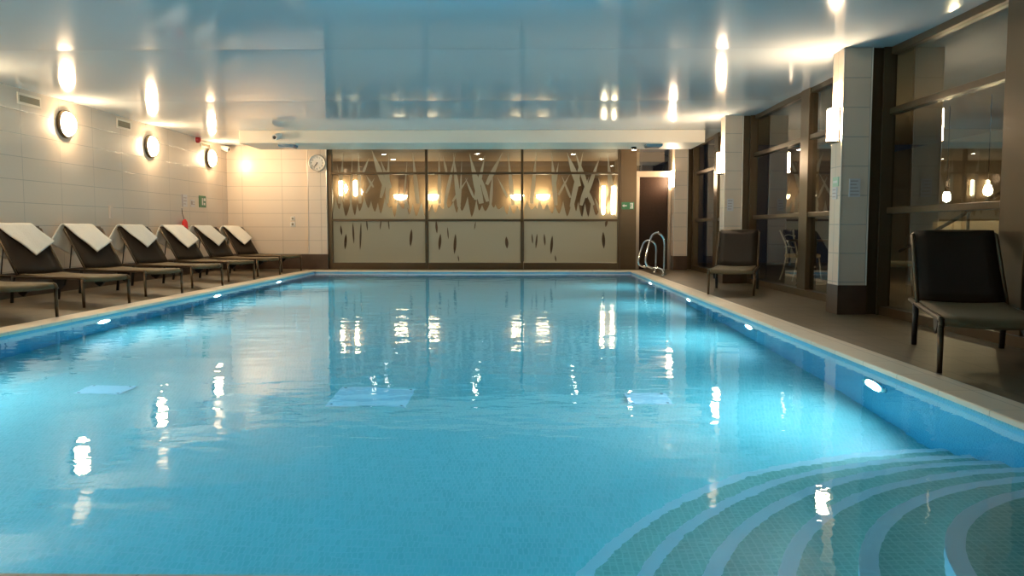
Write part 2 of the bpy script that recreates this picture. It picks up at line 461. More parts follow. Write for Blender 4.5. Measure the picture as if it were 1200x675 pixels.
panels = [
  (-4.30, -2.20, 380, [(80, 330, 105, 60, 22), (140, 330, 152, 85, 14), (190, 330, 184, 62, 22), (222, 275, 268, 195, 12), (262, 245, 222, 178, 12),
      (318, 230, 255, 48, 34), (332, 330, 345, 70, 24), (352, 250, 300, 100, 24), (300, 300, 345, 120, 22), (495, 330, 470, 62, 26), (376, 330, 402, 240, 14),
      (205, 175, 240, 90, 14), (448, 360, 420, 290, 14), (105, 320, 70, 120, 10), (420, 330, 440, 110, 12)],
     [(88, 445, 500, 9), (110, 490, 575, 13), (152, 430, 545, 9), (190, 430, 580, 9), (225, 412, 475, 7), (457, 465, 560, 14), (340, 412, 470, 6), (297, 412, 470, 6)]),
  (-2.14, -.05, 495, [(92, 330, 90, 62, 20), (120, 330, 178, 62, 20), (195, 350, 165, 62, 26), (160, 320, 242, 195, 14), (272, 300, 228, 195, 14), (312, 330, 250, 66, 40),
      (280, 310, 332, 78, 26), (345, 320, 300, 165, 26), (340, 230, 424, 62, 26), (478, 340, 452, 62, 24), (450, 300, 398, 195, 14), (130, 170, 112, 80, 14), (360, 340, 372, 170, 18), (200, 330, 210, 100, 10)],
     [(75, 420, 490, 11), (92, 490, 580, 14), (135, 455, 520, 6), (172, 490, 600, 14), (190, 605, 640, 6), (278, 425, 470, 5), (445, 505, 570, 16), (514, 490, 630, 18)]),
  (.01, 2.12, 605, [(80, 330, 106, 62, 24), (208, 340, 185, 62, 28), (200, 240, 222, 115, 16), (222, 285, 280, 178, 14), (285, 300, 240, 188, 14), (330, 240, 265, 62, 36),
      (290, 350, 350, 58, 30), (375, 260, 308, 58, 26), (362, 300, 438, 84, 26), (340, 340, 380, 190, 26), (405, 340, 350, 215, 24), (505, 345, 478, 75, 34), (470, 345, 520, 190, 18),
      (445, 390, 412, 300, 16), (462, 300, 430, 195, 12)],
     [(85, 490, 545, 7), (107, 490, 570, 9), (150, 490, 555, 9), (187, 500, 600, 13), (460, 480, 570, 16), (474, 412, 455, 12), (208, 605, 640, 6)]),
]
for n, (x0, x1, px0, bl, hl) in enumerate(panels, 1):
    w = structure(bpy.data.objects.new('window_%d' % n, None)); col.objects.link(w); xc = (x0 + x1) / 2; w.location = (xc, YB, 0)
    T = Matrix.Translation((-xc, -YB, 0))
    def P(nm, bm, mt, **k): bm.transform(T); return obj(nm, bm, mt, w, **k)
    fx = lambda xz: -4.333 + (px0 + xz / 4.5 - 388) * .01925
    if n == 1: P('mullion', bx(-4.40, x0, YB - .03, YB + .10, 0, ZC), M['bronze'], bev=.005)
    P('mullion', bx(x1, x1 + .055, YB - .03, YB + .09, .0, ZC), M['bronze'], bev=.005)
    P('sill', bx(x0, x1, YB - .03, YB + .09, 0, .14), M['bronze'], bev=.005)
    for z in (1.075, 2.125): P('transom', bx(x0, x1, YB - .02, YB + .06, z, z + .05), M['bronze'], bev=.004)
    P('header', bx(x0, x1, YB - .02, YB + .06, 2.70, ZC), M['bronze'])
    P('pane', bx(x0, x1, YB + .02, YB + .03, .14, 2.70), M['glass'])
    # body of the frosting, ragged along its top where the reeds separate
    top = []
    npk = 13; ed = sorted([x0 + .01, x1 - .01] + [x0 + .01 + (x1 - x0 - .02) * (q + random.uniform(-.3, .3)) / npk for q in range(1, npk)])
    val = [1.16 + .22 * random.random() for q in ed]
    for q in range(npk, 0, -1):                       # reed roots: concave-sided points between rounded gaps
        xa, xb = ed[q], ed[q - 1]; pk = 1.42 + .26 * random.random(); xm = (xa + xb) / 2 + random.uniform(-.03, .03)
        for t_ in (0, .25, .5, .75): top.append((xa + (xm - xa) * t_, val[q] + (pk - val[q]) * t_ ** 1.5))
        for t_ in (0, .25, .5, .75): top.append((xm + (xb - xm) * t_, pk - (pk - val[q - 1]) * (1 - (1 - t_) ** 1.5)))
    top.append((x0 + .01, val[0]))
    zb = .145
    outer = [(x0 + .01, zb), (x1 - .01, zb)] + top
    holes = [lens_shape(fx(x), zz(a_), zz(b_), wd * S * 1.1, .03 if j % 2 else -.02) for j, (x, a_, b_, wd) in enumerate(hl)]
    holes = [h for h in holes if min(q[0] for q in h) > x0 + .015 and max(q[0] for q in h) < x1 - .015]
    extra = []
    for (bx0, by0, bx1, by1, wd) in bl:
        q = blade(fx(bx0), zz(by0), fx(bx1), zz(by1), wd * S)
        q = [(min(max(x, x0 + .005), x1 - .005), min(z, 2.69)) for x, z in q]; extra.append(q)
    outer = [(x, z) for x, z in outer]
    poly_film(outer, holes, extra, 'frosted_film', w, Vector((-xc, .02, 0)))

# panelled post and door at the right of the partition
structure(obj('trim_3', bx(2.175, 2.53, YB - .06, YB + .12, 0, ZC), M['bronze'], bev=.005))
dr = structure(bpy.data.objects.new('door_1', None)); col.objects.link(dr); dr.location = (2.93, YB, 0)
T = Matrix.Translation((-2.93, -YB, 0))
def PD(nm, bm, mt, **k): bm.transform(T); return obj(nm, bm, mt, dr, **k)
bm = bx(2.53, 2.60, YB - .05, YB + .1, 0, 2.06); box(bm, 3.24, 3.31, YB - .05, YB + .1, 0, 2.06); box(bm, 2.53, 3.31, YB - .055, YB + .1, 2.06, 2.19)
PD('door_frame', bm, M['bronze_light'], bev=.006)
PD('door_leaf', bx(2.60, 3.24, YB + .0, YB + .05, .01, 2.06), M['door_dark'])
PD('fanlight_pane', bx(2.53, 3.31, YB + .02, YB + .03, 2.19, 2.70), M['glass_r'])
PD('fanlight_head', bx(2.53, 3.31, YB - .02, YB + .08, 2.70, ZC), M['bronze'])
structure(obj('trim_4', bx(3.31, XR + .1, YB, YB + .15, 0, ZC), M['bronze']))

# ------------------------------------------------------------------ lobby beyond the partition
YL = 22.6
structure(obj('floor_lobby', bx(XL, 2.62, YB + .15, YL, -.1, 0), M['lobby_floor']))
structure(obj('ceiling_lobby', bx(XL, 2.62, YB + .2, YL, ZC, ZC + .1), M['lobby_ceiling']))
structure(obj('wall_lobby_back', bx(XL, 2.62, YL, YL + .15, 0, ZC), M['lobby_wall']))
structure(obj('wall_lobby_left', bx(XL - .15, XL, YB + .15, YL, 0, ZC), M['lobby_wall']))
structure(obj('wall_lobby_right', bx(2.53, 2.62, YB + .15, YL, 0, ZC), M['lobby_wall']))
bm = bx(XL, 2.62, YL - .03, YL, 0, 1.15); box(bm, -3.45, -3.2, YL - .06, YL, .0, 2.3); box(bm, 1.62, 2.1, YL - .06, YL, .0, 2.3)
structure(obj('trim_5', bm, M['lobby_dark']))
k = 950 / YL
def lob(px, py): return ((px - 613) / k, YL, .9 + (268.5 - py) / k)
places = ['seen through the left glass panel', 'at the left edge of the middle glass panel', 'at the right edge of the middle glass panel', 'seen through the right glass panel']
for px, n in zip((471, 508, 606, 636), places):
    x, y, z = lob(px, 231)
    o = thing('uplight_bowl', 'glowing bowl shaped lobby wall light ' + n, 'wall light', (x, y, z), 0, 'glowing bowl lights on the lobby wall')
    bm = lathe(BM(), [(0, -.10), (.09, -.09), (.16, -.04), (.19, .04), (.18, .045), (.08, -.02), (0, -.03)], Matrix.Translation((0, -.19, 0)), 24)
    obj('bowl', bm, M['lens_lobby'], o, True)
    obj('bracket', bx(-.03, .03, -.12, 0, -.03, .03), M['bronze'], o)
for px, py, n in ((401, 221, 'leftmost lobby candle light behind the left glass panel'), (418, 221, 'second lobby candle light from the left behind the left glass panel'),
                  (706, 235, 'tall tube light behind the right glass panel, left of the pair'), (717, 235, 'tall tube light behind the right glass panel, right of the pair')):
    x, y, z = lob(px, py); h = .22 if px < 500 else .40
    o = thing('tube_sconce', n, 'wall light', (x, y, z - h), 0, 'tube lights on the lobby wall')
    obj('lens', lathe(BM(), [(0, 0), (.05, .02), (.055, h), (.05, 2 * h - .02), (0, 2 * h)], Matrix.Translation((0, -.1, 0)), 16), M['lens_lobby'], o, True)
    obj('backplate', bx(-.04, .04, -.06, 0, h - .08, h + .08), M['bronze'], o)
def rayceil(px, py, z=ZC):
    d_ = 950 * (z - .9) / (268.5 - py); return ((px - 613) / 950 * d_, d_)
for i, (px, py) in enumerate(((436, 173.5), (451, 181.5), (462, 187.5), (556, 174), (560, 181), (564, 187), (675, 174), (671, 181.5))):
    x, y = rayceil(px, py)
    pn = ('left', 'left', 'left', 'middle', 'middle', 'middle', 'right', 'right')[i]; od = ('nearest', 'second', 'farthest', 'nearest', 'second', 'farthest', 'nearest', 'farther')[i]
    o = thing('ceiling_downlight', '%s small lobby ceiling downlight seen through the %s glass panel' % (od, pn), 'downlight', (x, min(y, YL - .2), ZC), 0, 'lobby ceiling downlights')
    obj('rim', lathe(BM(), [(.06, 0), (.09, 0), (.088, -.012), (.06, -.008)], Matrix(), 18), M['chrome'], o, True)
    obj('lens', lathe(BM(), [(.06, -.004), (0, -.012)], Matrix(), 18), M['lens_spot'], o, True)

# ------------------------------------------------------------------ dim lounge beyond the right glazing
structure(obj('floor_lounge', bx(XR + .1, 9, YN, 22, -.1, 0), M['lobby_floor']))
structure(obj('ceiling_lounge', bx(XR + .15, 9, YN, YB, ZC, ZC + .1), M['lounge_wall']))
structure(obj('wall_lounge', bx(9, 9.15, YN, 22, 0, ZC), M['lounge_wall']))
bm = BM(); tube(bm, [(6.0, 13.0, .55), (6.0, 10.0, 1.45)], .025, 8)
for y in (11.8, 11.05): tube(bm, [(6.0, y, 0), (6.0, y, 1.45 - (y - 10) * .3)], .02, 8)
tag(obj('handrail', bm, M['black']), 'dark sloping handrail on two posts behind the near right window', 'handrail')
o = tag(obj('low_wall', bx(6.6, 6.75, 10.2, 13.2, 0, 1.02), M['cushion']), 'pale low wall in the lounge behind the near right window', 'low wall')
def side_chair(loc, rz, label):
    o = thing('metal_chair', label, 'chair', loc, rz, 'metal chairs behind the right windows')
    obj('seat_cushion', bx(-.23, .23, -.23, .23, .40, .47), M['cushion'], o, bev=.03)
    for sx in (-1, 1):
        obj('leg', tube(BM(), [(sx * .2, -.2, .42), (sx * .23, -.24, 0)], .013, 8), M['steel'], o, True)
        obj('leg', tube(BM(), smooth_path([(sx * .2, .2, .42), (sx * .2, .24, .2), (sx * .22, .3, 0)], 4), .013, 8), M['steel'], o, True)
        obj('back_post', tube(BM(), smooth_path([(sx * .2, .2, .42), (sx * .17, .22, .6), (sx * .19, .27, .75), (sx * .24, .31, .88)], 5), .014, 8), M['steel'], o, True)
    bm = BM()
    for z in (.58, .68, .78): tube(bm, smooth_path([(-.18, .24, z), (0, .28, z + .02), (.18, .24, z)], 5), .009, 6)
    obj('back_rail', bm, M['steel'], o, True)
    return o
side_chair((4.98, 10.9, 0), R(70), 'pale metal chair behind the near right window, just right of the near pillar')
side_chair((4.9, 14.3, 0), R(100), 'pale metal chair behind the far right window, just left of the near pillar')
o = thing('round_table', 'dark round table behind the far right window beside the near pillar', 'table', (4.75, 13.4, 0))
obj('tabletop', lathe(BM(), [(0, .70), (.36, .70), (.37, .715), (.36, .73), (0, .73)], Matrix(), 32), M['lobby_dark'], o)
obj('pedestal', lathe(BM(), [(0, .0), (.24, .0), (.23, .02), (.04, .05), (.03, .68), (.08, .70), (0, .70)], Matrix(), 24), M['steel'], o, True)
for x, y, z, n in ((6.5, 12.6, 1.31, 'bare glowing lounge bulb behind the near right window, left of the two'), (6.5, 11.5, 1.36, 'bare glowing lounge bulb behind the near right window, right of the two')):
    o = thing('pendant_lamp', n, 'lamp', (x, y, z), 0, 'lounge bulbs')
    obj('bulb', lathe(BM(), [(0, 0), (.05, .03), (.06, .08), (.035, .16), (0, .17)], Matrix(), 14), M['lens_lounge'], o, True)
    obj('cap', lathe(BM(), [(.036, .155), (.036, .22), (0, .23)], Matrix(), 14), M['bronze'], o, True)
    obj('cord', tube(BM(), [(0, 0, .22), (0, 0, ZC - z)], .006, 6), M['black'], o)

# ------------------------------------------------------------------ wall lights
def bulkhead_light(y, z, label):
    o = thing('bulkhead_wall_light', label, 'wall light', (XL, y, z), 0, 'round lights on the left wall')
    mt = Matrix.Rotation(pi / 2, 4, 'Y')
    obj('base_ring', lathe(BM(), [(0, 0), (.20, 0), (.205, .02), (.195, .05), (.175, .055), (.17, .03)], mt, 36), M['bronze'], o, True)
    obj('dome', lathe(BM(), [(.172, .04), (.165, .075), (.13, .11), (.07, .13), (0, .137)], mt, 36), M['lens_warm'], o, True)
for y, z, n in ((11.83, 2.42, 'largest glaring round wall light, left wall nearest the camera'),
                (14.52, 2.37, 'middle round wall light on the left wall with dark ring showing'),
                (17.28, 2.40, 'round wall light on the left wall nearest the far corner'),
                (9.1, 2.40, 'round wall light on the left wall just outside the picture'),
                (6.4, 2.40, 'round wall light on the left wall well outside the picture'),
                (3.6, 2.40, 'unseen round wall light added on the left wall to warm the near pillar')):  # last one is unseen, added to warm the near pillar's front
    bulkhead_light(y, z, n)
def pillar_light(y, label):
    o = thing('pillar_sconce', label, 'wall light', (3.32, y, 1.81), pi, 'half round lights on the pillars')
    n = 14; hh = .35
    def half(bm, r, z0, z1, x0=.0, mi=0):
        lo, hi = [], []
        for k in range(n + 1):
            an = -pi / 2 + pi * k / n; lo.append(bm.verts.new((x0 + r * cos(an), r * sin(an), z0))); hi.append(bm.verts.new((x0 + r * cos(an), r * sin(an), z1)))
        for k in range(n): bm.faces.new((lo[k], lo[k + 1], hi[k + 1], hi[k]))
        bm.faces.new(lo[::-1]); bm.faces.new(hi); return bm
    obj('diffuser', half(BM(), .085, .02, hh, .012), M['lens_pillar'], o)
    obj('uplight_lens', half(BM(), .075, hh, hh + .006, .012), M['lens_up'], o)
    obj('end_cap', half(BM(), .092, 0, .02, .008), M['bronze'], o)
    obj('backplate', bx(0, .012, -.095, .095, 0, hh + .01), M['bronze'], o)
for y, n in ((8.74, 'big glowing half round light on the near right pillar'), (13.66, 'glowing half round light on the middle right pillar'),
             (18.0, 'small half round light on the far pillar beside the door')):
    pillar_light(y, n)

# ------------------------------------------------------------------ fittings on the left and far walls
def vent(y, z, w_, h_, label):
    o = thing('wall_vent', label, 'vent', (XL, y, z), 0, 'ventilation grilles on the left wall')
    bm = bx(0, .015, -w_ / 2 - .03, w_ / 2 + .03, -h_ / 2 - .03, -h_ / 2); box(bm, 0, .015, -w_ / 2 - .03, w_ / 2 + .03, h_ / 2, h_ / 2 + .03)
    box(bm, 0, .015, -w_ / 2 - .03, -w_ / 2, -h_ / 2, h_ / 2); box(bm, 0, .015, w_ / 2, w_ / 2 + .03, -h_ / 2, h_ / 2)
    obj('frame', bm, M['white'], o)
    bm = bx(0, .004, -w_ / 2, w_ / 2, -h_ / 2, h_ / 2)
    for k in range(5):
        zc = -h_ / 2 + h_ * (k + .5) / 5; box(bm, .004, .013, -w_ / 2, w_ / 2, zc - .006, zc + .006)
    obj('slats', bm, M['vent'], o)
vent(11.0, 2.63, .46, .09, 'brown slatted vent high on the left wall, nearest the camera')
vent(13.6, 2.64, .42, .10, 'brown slatted vent high on the left wall before the middle light')
vent(17.1, 2.655, .46, .05, 'brown slatted vent on the left wall just above the corner light')
o = thing('alarm_sounder', 'small red alarm sounder high on the left wall near the corner', 'alarm', (XL, 16.6, 2.72))
obj('base', bx(0, .02, -.08, .08, -.05, .045), M['white_plastic'], o, bev=.005); obj('sounder', lathe(BM(), [(.07, 0), (.07, .05), (.05, .075), (0, .08)], Matrix.Translation((.02, 0, 0)) @ Matrix.Rotation(pi / 2, 4, 'Y'), 20), M['red'], o, True)
def camera_fix(name, loc, rz, label):
    o = thing(name, label, 'security camera', loc, rz, 'white security cameras')
    obj('mount', bx(-.04, .04, -.03, 0, -.04, .04), M['white_plastic'], o, bev=.005)
    obj('housing', lathe(BM(), [(0, .0), (.055, .0), (.06, .02), (.06, .15), (.05, .16), (.05, .15), (0, .15)], Matrix.Translation((0, -.02, 0)) @ Matrix.Rotation(pi / 2 + .3, 4, 'X'), 20), M['white_plastic'], o, True)
    obj('camera_lens', lathe(BM(), [(0, .152), (.034, .152), (.03, .162), (0, .168)], Matrix.Translation((0, -.02, 0)) @ Matrix.Rotation(pi / 2 + .3, 4, 'X'), 16), M['black'], o, True)
camera_fix('security_camera', (XL + .0, 18.0, 2.70), R(90), 'small white security camera high in the far left corner')
camera_fix('security_camera', (-4.62, 15.5, 2.665), R(-20), 'white security camera on the face of the long white bulkhead')
# blue fittings and spotlight on the underside of the bulkhead
for x, n in ((-4.55, 'left deep blue box fitting under the white bulkhead'), (2.5, 'right deep blue box fitting under the white bulkhead above the door')):
    o = thing('ceiling_fitting', n, 'ceiling fitting', (x, 15.78, 2.535), 0, 'blue fittings under the bulkhead')
    bm = BM(); p = [(-.16, 0), (.16, 0), (.155, -.05), (.12, -.075), (-.12, -.075), (-.155, -.05)]
    f0 = [bm.verts.new((q[0], -.14, q[1])) for q in p]; f1 = [bm.verts.new((q[0], .14, q[1])) for q in p]
    bm.faces.new(f0); bm.faces.new(f1[::-1])
    for k in range(6): bm.faces.new((f0[k], f0[(k + 1) % 6], f1[(k + 1) % 6], f1[k]))
    obj('casing', bm, M['blueglass'], o); obj('rim', bx(-.18, .18, -.16, .16, -.012, .01), M['white'], o)
o = thing('spotlight', 'tiny bright spotlight under the bulkhead left of the right blue fitting', 'spotlight', (2.2, 16.3, 2.53))
obj('body', lathe(BM(), [(0, 0), (.05, 0), (.055, -.05), (.045, -.06)], Matrix(), 16), M['black'], o, True); obj('lens', lathe(BM(), [(.045, -.058), (.03, -.07), (0, -.074)], Matrix(), 16), M['lens_spot'], o, True)

# clock
o = thing('wall_clock', 'round white wall clock with black numerals on the far tiled pier', 'clock', (-4.60, YB - .10, 2.37))
mt = Matrix.Rotation(pi / 2, 4, 'X')
obj('rim', lathe(BM(), [(.165, 0), (.19, 0), (.19, .03), (.18, .045), (.165, .04), (.165, .02)], mt, 40), M['steel'], o, True)
obj('dial', lathe(BM(), [(.166, .0), (.166, .02), (0, .02)], mt, 40), M['white_plastic'], o)
for h_ in range(1, 13):
    an = pi / 2 - h_ * pi / 6
    for j_, ch in enumerate(str(h_)):
        me = text_mesh(ch, .055); dx = (j_ - (len(str(h_)) - 1) / 2) * .034
        b2 = BM(); b2.from_mesh(me); b2.transform(Matrix.Translation((.128 * cos(an) + dx, -.0215, .128 * sin(an))) @ mt)
        obj('numeral', b2, M['black'], o)
def hand(L, wd, an, yy):
    b_ = bx(-wd, wd, yy - .002, yy, -.02, L); b_.transform(Matrix.Rotation(an, 4, 'Y')); return b_
obj('hour_hand', hand(.075, .007, R(212), -.026), M['black'], o); obj('minute_hand', hand(.12, .005, R(219), -.030), M['black'], o)
obj('hub', lathe(BM(), [(.012, .02), (.012, .036), (0, .038)], mt, 12), M['black'], o)
# switches
for z, s_, n in ((1.14, .035, 'small round key switch on the far tiled wall, upper of two'), (1.01, .042, 'small square switch box on the far tiled wall, lower of two')):
    o = thing('wall_switch', n, 'switch', (-5.2, YB, z), 0, 'switches on the far wall')
    obj('plate', bx(-s_ - .012, s_ + .012, -.02, 0, -s_ - .012, s_ + .012), M['white_plastic'], o, bev=.008); obj('rocker', bx(-s_ * .55, s_ * .55, -.03, -.02, -s_ * .6, s_ * .6), M['vent'], o, bev=.004)
# rescue bag on the left wall
o = thing('rescue_bag', 'red pouch hanging by a cord on the left wall behind the loungers', 'bag', (XL, 15.78, .84))
bm = BM()
for z, wy, wx in ((0, .05, .03), (.03, .085, .06), (.12, .10, .07), (.2, .085, .055), (.245, .04, .03)):
    pass
prof = [(0, 0), (.05, .0), (.085, .03), (.095, .12), (.08, .20), (.035, .25), (0, .255)]
lathe(bm, prof, Matrix.Diagonal((.6, .72, 1, 1)), 18); bm.transform(Matrix.Translation((.07, 0, 0)))
obj('pouch', bm, M['redcloth'], o, True)
obj('cord', tube(BM(), [(.06, 0, .25), (.03, -.01, .36), (.02, 0, .46)], .006, 6), M['black'], o)
obj('hook', tube(BM(), smooth_path([(0, 0, .48), (.04, 0, .48), (.045, 0, .45), (.025, 0, .44)], 4), .007, 6), M['steel'], o, True)
# signs on the left wall
def sign(name, y, z, w_, h_, mt, label, marks):
    o = thing(name, label, 'sign', (XL, y, z), 0, 'signs on the left wall')
    obj('board', bx(-.003, .008, -w_ / 2, w_ / 2, -h_ / 2, h_ / 2), mt, o)
    bm = BM()
    for a_ in marks: box(bm, .008, .0105, a_[0] * w_, a_[1] * w_, a_[2] * h_, a_[3] * h_)
    return o, bm
o, bm = sign('wall_notice', 15.95, 1.46, .26, .24, M['paper'], 'pale notice with a dark left edge on the left wall above the red pouch', [(-.5, -.34, -.5, .5), (-.2, .35, .2, .26), (-.2, .35, -.05, .02), (-.2, .2, -.3, -.24)]); obj('print', bm, M['ink'], o)
o, bm = sign('fire_notice', 16.35, 1.42, .2, .15, M['paper'], 'smallest pale notice between the other two signs on left wall', [(-.4, -.1, -.2, .3), (.05, .4, .1, .22), (.05, .4, -.2, -.08)]); obj('print', bm, M['ink'], o)
o, bm = sign('safety_sign', 16.85, 1.47, .36, .24, M['green'], 'green and white safety sign on the left wall nearest the corner', [(-.1, .05, -.3, .3), (.15, .42, .05, .3), (.15, .35, -.3, -.1)]); obj('symbol', bm, M['white_plastic'], o)
o = tag(obj('access_plate', bx(-.002, .03, -.05, .05, -.10, .10), M['plate'], bev=.01), 'narrow pale plate on the left wall above the third lounger', 'plate'); o.location = (XL, 13.06, 1.17)

# exit sign on the panelled post
o = thing('exit_sign', 'green exit sign with running figure on the bronze post', 'sign', (2.34, YB - .06, 1.42))
obj('board', bx(-.17, .17, -.012, 0, -.11, .11), M['green'], o)
bm = BM(); bm.faces.new([bm.verts.new((x, -.0135, z)) for x, z in ((-.155, .0025), (-.10, .05), (-.10, .02), (-.03, .02), (-.03, -.015), (-.10, -.015), (-.10, -.045))])
obj('doorway', bx(.06, .14, -.014, -.012, -.085, .085), M['white_plastic'], o)
obj('arrow', bm, M['white_plastic'], o)
bm = BM()
lathe(bm, [(0, .0022), (.014, .002), (.014, 0)], Matrix.Translation((.09, -.0141, .055)) @ mt, 12)
for p, q in (((.09, .04), (.08, -.01)), ((.08, -.01), (.105, -.04)), ((.105, -.04), (.10, -.075)), ((.08, -.01), (.06, -.05)), ((.06, -.05), (.03, -.05)), ((.09, .035), (.115, .01)), ((.09, .035), (.055, .02))):
    tube(bm, [(p[0], -.0145, p[1]), (q[0], -.0145, q[1])], .007, 6)
obj('running_figure', bm, M['green'], o)
o.scale = (.82, 1, .74)

# signs on the pillars
def pillar_sign(face, x, y, z, w_, h_, mt, label, nrow, group, nm='pillar_notice'):
    o = thing(nm, label, 'sign', (x, y, z), 0 if face == 'y' else R(-90), group)
    obj('board', bx(-w_ / 2, w_ / 2, -.010, 0, -h_ / 2, h_ / 2), mt, o)
    bm = BM()
    for r_ in range(nrow):
        zc = h_ / 2 - h_ * (r_ + .7) / (nrow + .4); box(bm, -w_ * .40, w_ * random.uniform(.15, .40), -.0115, -.010, zc - h_ * .06 / nrow * 2, zc + h_ * .06 / nrow * 2)
    obj('print', bm, M['ink'] if mt is M['paper'] else M['white_plastic'], o)
    return o
pillar_sign('y', 3.46, 8.57, 1.33, .115, .19, M['paper'], 'pink white notice on the front of the near right pillar', 5, 'notices on the pillars')
pillar_sign('y', 3.42, 13.5, 1.30, .10, .20, M['paper'], 'faint notice on the front of the middle right pillar', 4, 'notices on the pillars')
pillar_sign('x', 3.32, 8.70, 1.40, .15, .10, M['palegreen'], 'green and white sign on near pillar side, upper of the two', 1, 'signs on the near pillar side', 'safety_sign')
pillar_sign('x', 3.32, 8.72, 1.28, .12, .125, M['paper'], 'pale sign on near pillar side, lower of the two', 3, 'signs on the near pillar side', 'pillar_notice')

# ------------------------------------------------------------------ grab rails at the far right corner
def rail(y, zt, label):
    o = thing('grab_rail', label, 'grab rail', (2.76, y, 0), 0, 'chrome grab rails')
    s_ = zt / .82
    pts = [(.02, 0, 0), (.02, 0, .35 * s_), (.02, 0, .62 * s_), (-.02, 0, .75 * s_), (-.12, 0, .815 * s_), (-.22, 0, .77 * s_), (-.275, 0, .63 * s_), (-.33, 0, .40 * s_), (-.345, 0, .27 * s_), (-.31, 0, .18 * s_),
           (-.22, 0, .135 * s_), (-.10, 0, .125 * s_), (-.03, 0, .10 * s_), (0.0, 0.0, .03), (.0, .0, .0)]
    pts[-1] = (.0, -.05, 0); pts[-2] = (-.002, -.045, .05); pts[-3] = (-.03, -.03, .10 * s_)
    obj('tube', tube(BM(), smooth_path(pts, 6), .021, 12), M['chrome'], o, True)
    for q in ((.02, 0), (.0, -.05)):
        obj('flange', lathe(BM(), [(.045, 0), (.045, .008), (.025, .016), (0, .016)], Matrix.Translation((q[0], q[1], 0)), 18), M['chrome'], o, True)
rail(16.0, .83, 'taller chrome grab rail at the far right pool corner, nearer the camera')
rail(17.0, .67, 'lower chrome grab rail at the far right pool corner, next to the door')

# ------------------------------------------------------------------ sun loungers
def make_lounger(label, group, ang, loc, rz):
    """local: hinge at x=0, foot at x=1.22, width along y, backrest leaning to -x"""
    o = thing('sun_lounger', label, 'sun lounger', loc, rz, group)
    W, L, Z = .30, 1.22, .335
    # woven seat with a slight sag, curling down at the foot
    bm = BM(); rows = []
    prof = [(0.0, .025), (.2, .015), (.45, .008), (.7, .01), (.95, .018), (1.10, .022), (1.18, .016), (1.215, -.005), (1.225, -.035)]
    for x, z in prof:
        rows.append([bm.verts.new((x, -W + .02 + (2 * W - .04) * j / 6, Z + z - .012 * sin(pi * j / 6))) for j in range(7)])
    for a_, b_ in zip(rows, rows[1:]):
        for j in range(6): bm.faces.new((a_[j], a_[j + 1], b_[j + 1], b_[j]))
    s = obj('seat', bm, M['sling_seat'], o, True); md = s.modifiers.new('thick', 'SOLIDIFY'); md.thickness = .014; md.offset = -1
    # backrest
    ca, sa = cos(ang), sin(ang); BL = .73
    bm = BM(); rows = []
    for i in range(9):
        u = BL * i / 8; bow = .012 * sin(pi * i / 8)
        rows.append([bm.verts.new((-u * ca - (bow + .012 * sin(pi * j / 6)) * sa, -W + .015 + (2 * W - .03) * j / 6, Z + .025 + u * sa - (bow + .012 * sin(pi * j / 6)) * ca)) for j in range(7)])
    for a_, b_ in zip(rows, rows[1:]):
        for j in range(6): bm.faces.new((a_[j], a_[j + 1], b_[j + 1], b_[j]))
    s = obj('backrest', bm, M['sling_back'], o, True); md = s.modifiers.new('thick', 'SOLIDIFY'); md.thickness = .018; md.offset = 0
    bm = BM()
    path = [(0, -W, Z), (-.35 * ca, -W, Z + .02 + .35 * sa), (-(BL - .04) * ca, -W, Z + .02 + (BL - .04) * sa), (-BL * ca - .01, -W + .04, Z + .02 + BL * sa), (-BL * ca - .01, 0, Z + .02 + BL * sa)]
    full = path + [(x, -y, z) for x, y, z in path[-2::-1]]
    tube(bm, full, .014, 8)
    obj('backrest_frame', bm, M['lounger_metal'], o, True)
    # side rails and cross bars
    bm = BM()
    for sy in (-1, 1):
        tube(bm, smooth_path([(-.48, sy * W, Z - .01), (.3, sy * W, Z - .01), (1.12, sy * W, Z), (1.195, sy * W, Z - .004), (1.222, sy * W, Z - .04)], 6), .017, 8)
    for x, z in ((-.48, Z - .01), (.0, Z - .02), (1.20, Z - .03)): tube(bm, [(x, -W, z), (x, W, z)], .013, 8)
    obj('frame', bm, M['lounger_metal'], o, True)
    for sy in (-1, 1):
        obj('leg', tube(BM(), [(1.20, sy * W, Z - .02), (1.21, sy * W, 0)], .016, 8, radii=[.020, .016]), M['lounger_metal'], o, True)
        obj('leg', tube(BM(), [(-.08, sy * W, Z - .01), (-.13, sy * W, 0)], .016, 8, radii=[.024, .020]), M['black'], o, True)
        # black ratchet bracket under the hinge
        bm = BM(); p = [(-.10, Z - .02), (.13, Z - .02), (.10, Z - .09), (.03, Z - .14), (-.05, Z - .11)]
        f0 = [bm.verts.new((q[0] + .72, sy * (W - .04) - .012, q[1])) for q in p]; f1 = [bm.verts.new((q[0] + .72, sy * (W - .04) + .012, q[1])) for q in p]
        bm.faces.new(f0); bm.faces.new(f1[::-1])
        for k in range(5): bm.faces.new((f0[k], f0[(k + 1) % 5], f1[(k + 1) % 5], f1[k]))
        obj('bracket', bm, M['black'], o)
    m_ = .52
    bm = BM()
    for sy in (-1, 1): tube(bm, [(-m_ * ca - .02, sy * (W - .06), Z + .01 + m_ * sa), (-.42, sy * (W - .06), Z - .005)], .009, 6)
    tube(bm, [(-.42, -W, Z - .005), (-.42, W, Z - .005)], .009, 6)
    obj('prop_strut', bm, M['black'], o, True)
    return o
rzl = math.atan2(-.436, .90); ang = R(52)
ylist = [9.2 + 1.53 * (i - 1) for i in range(7)]
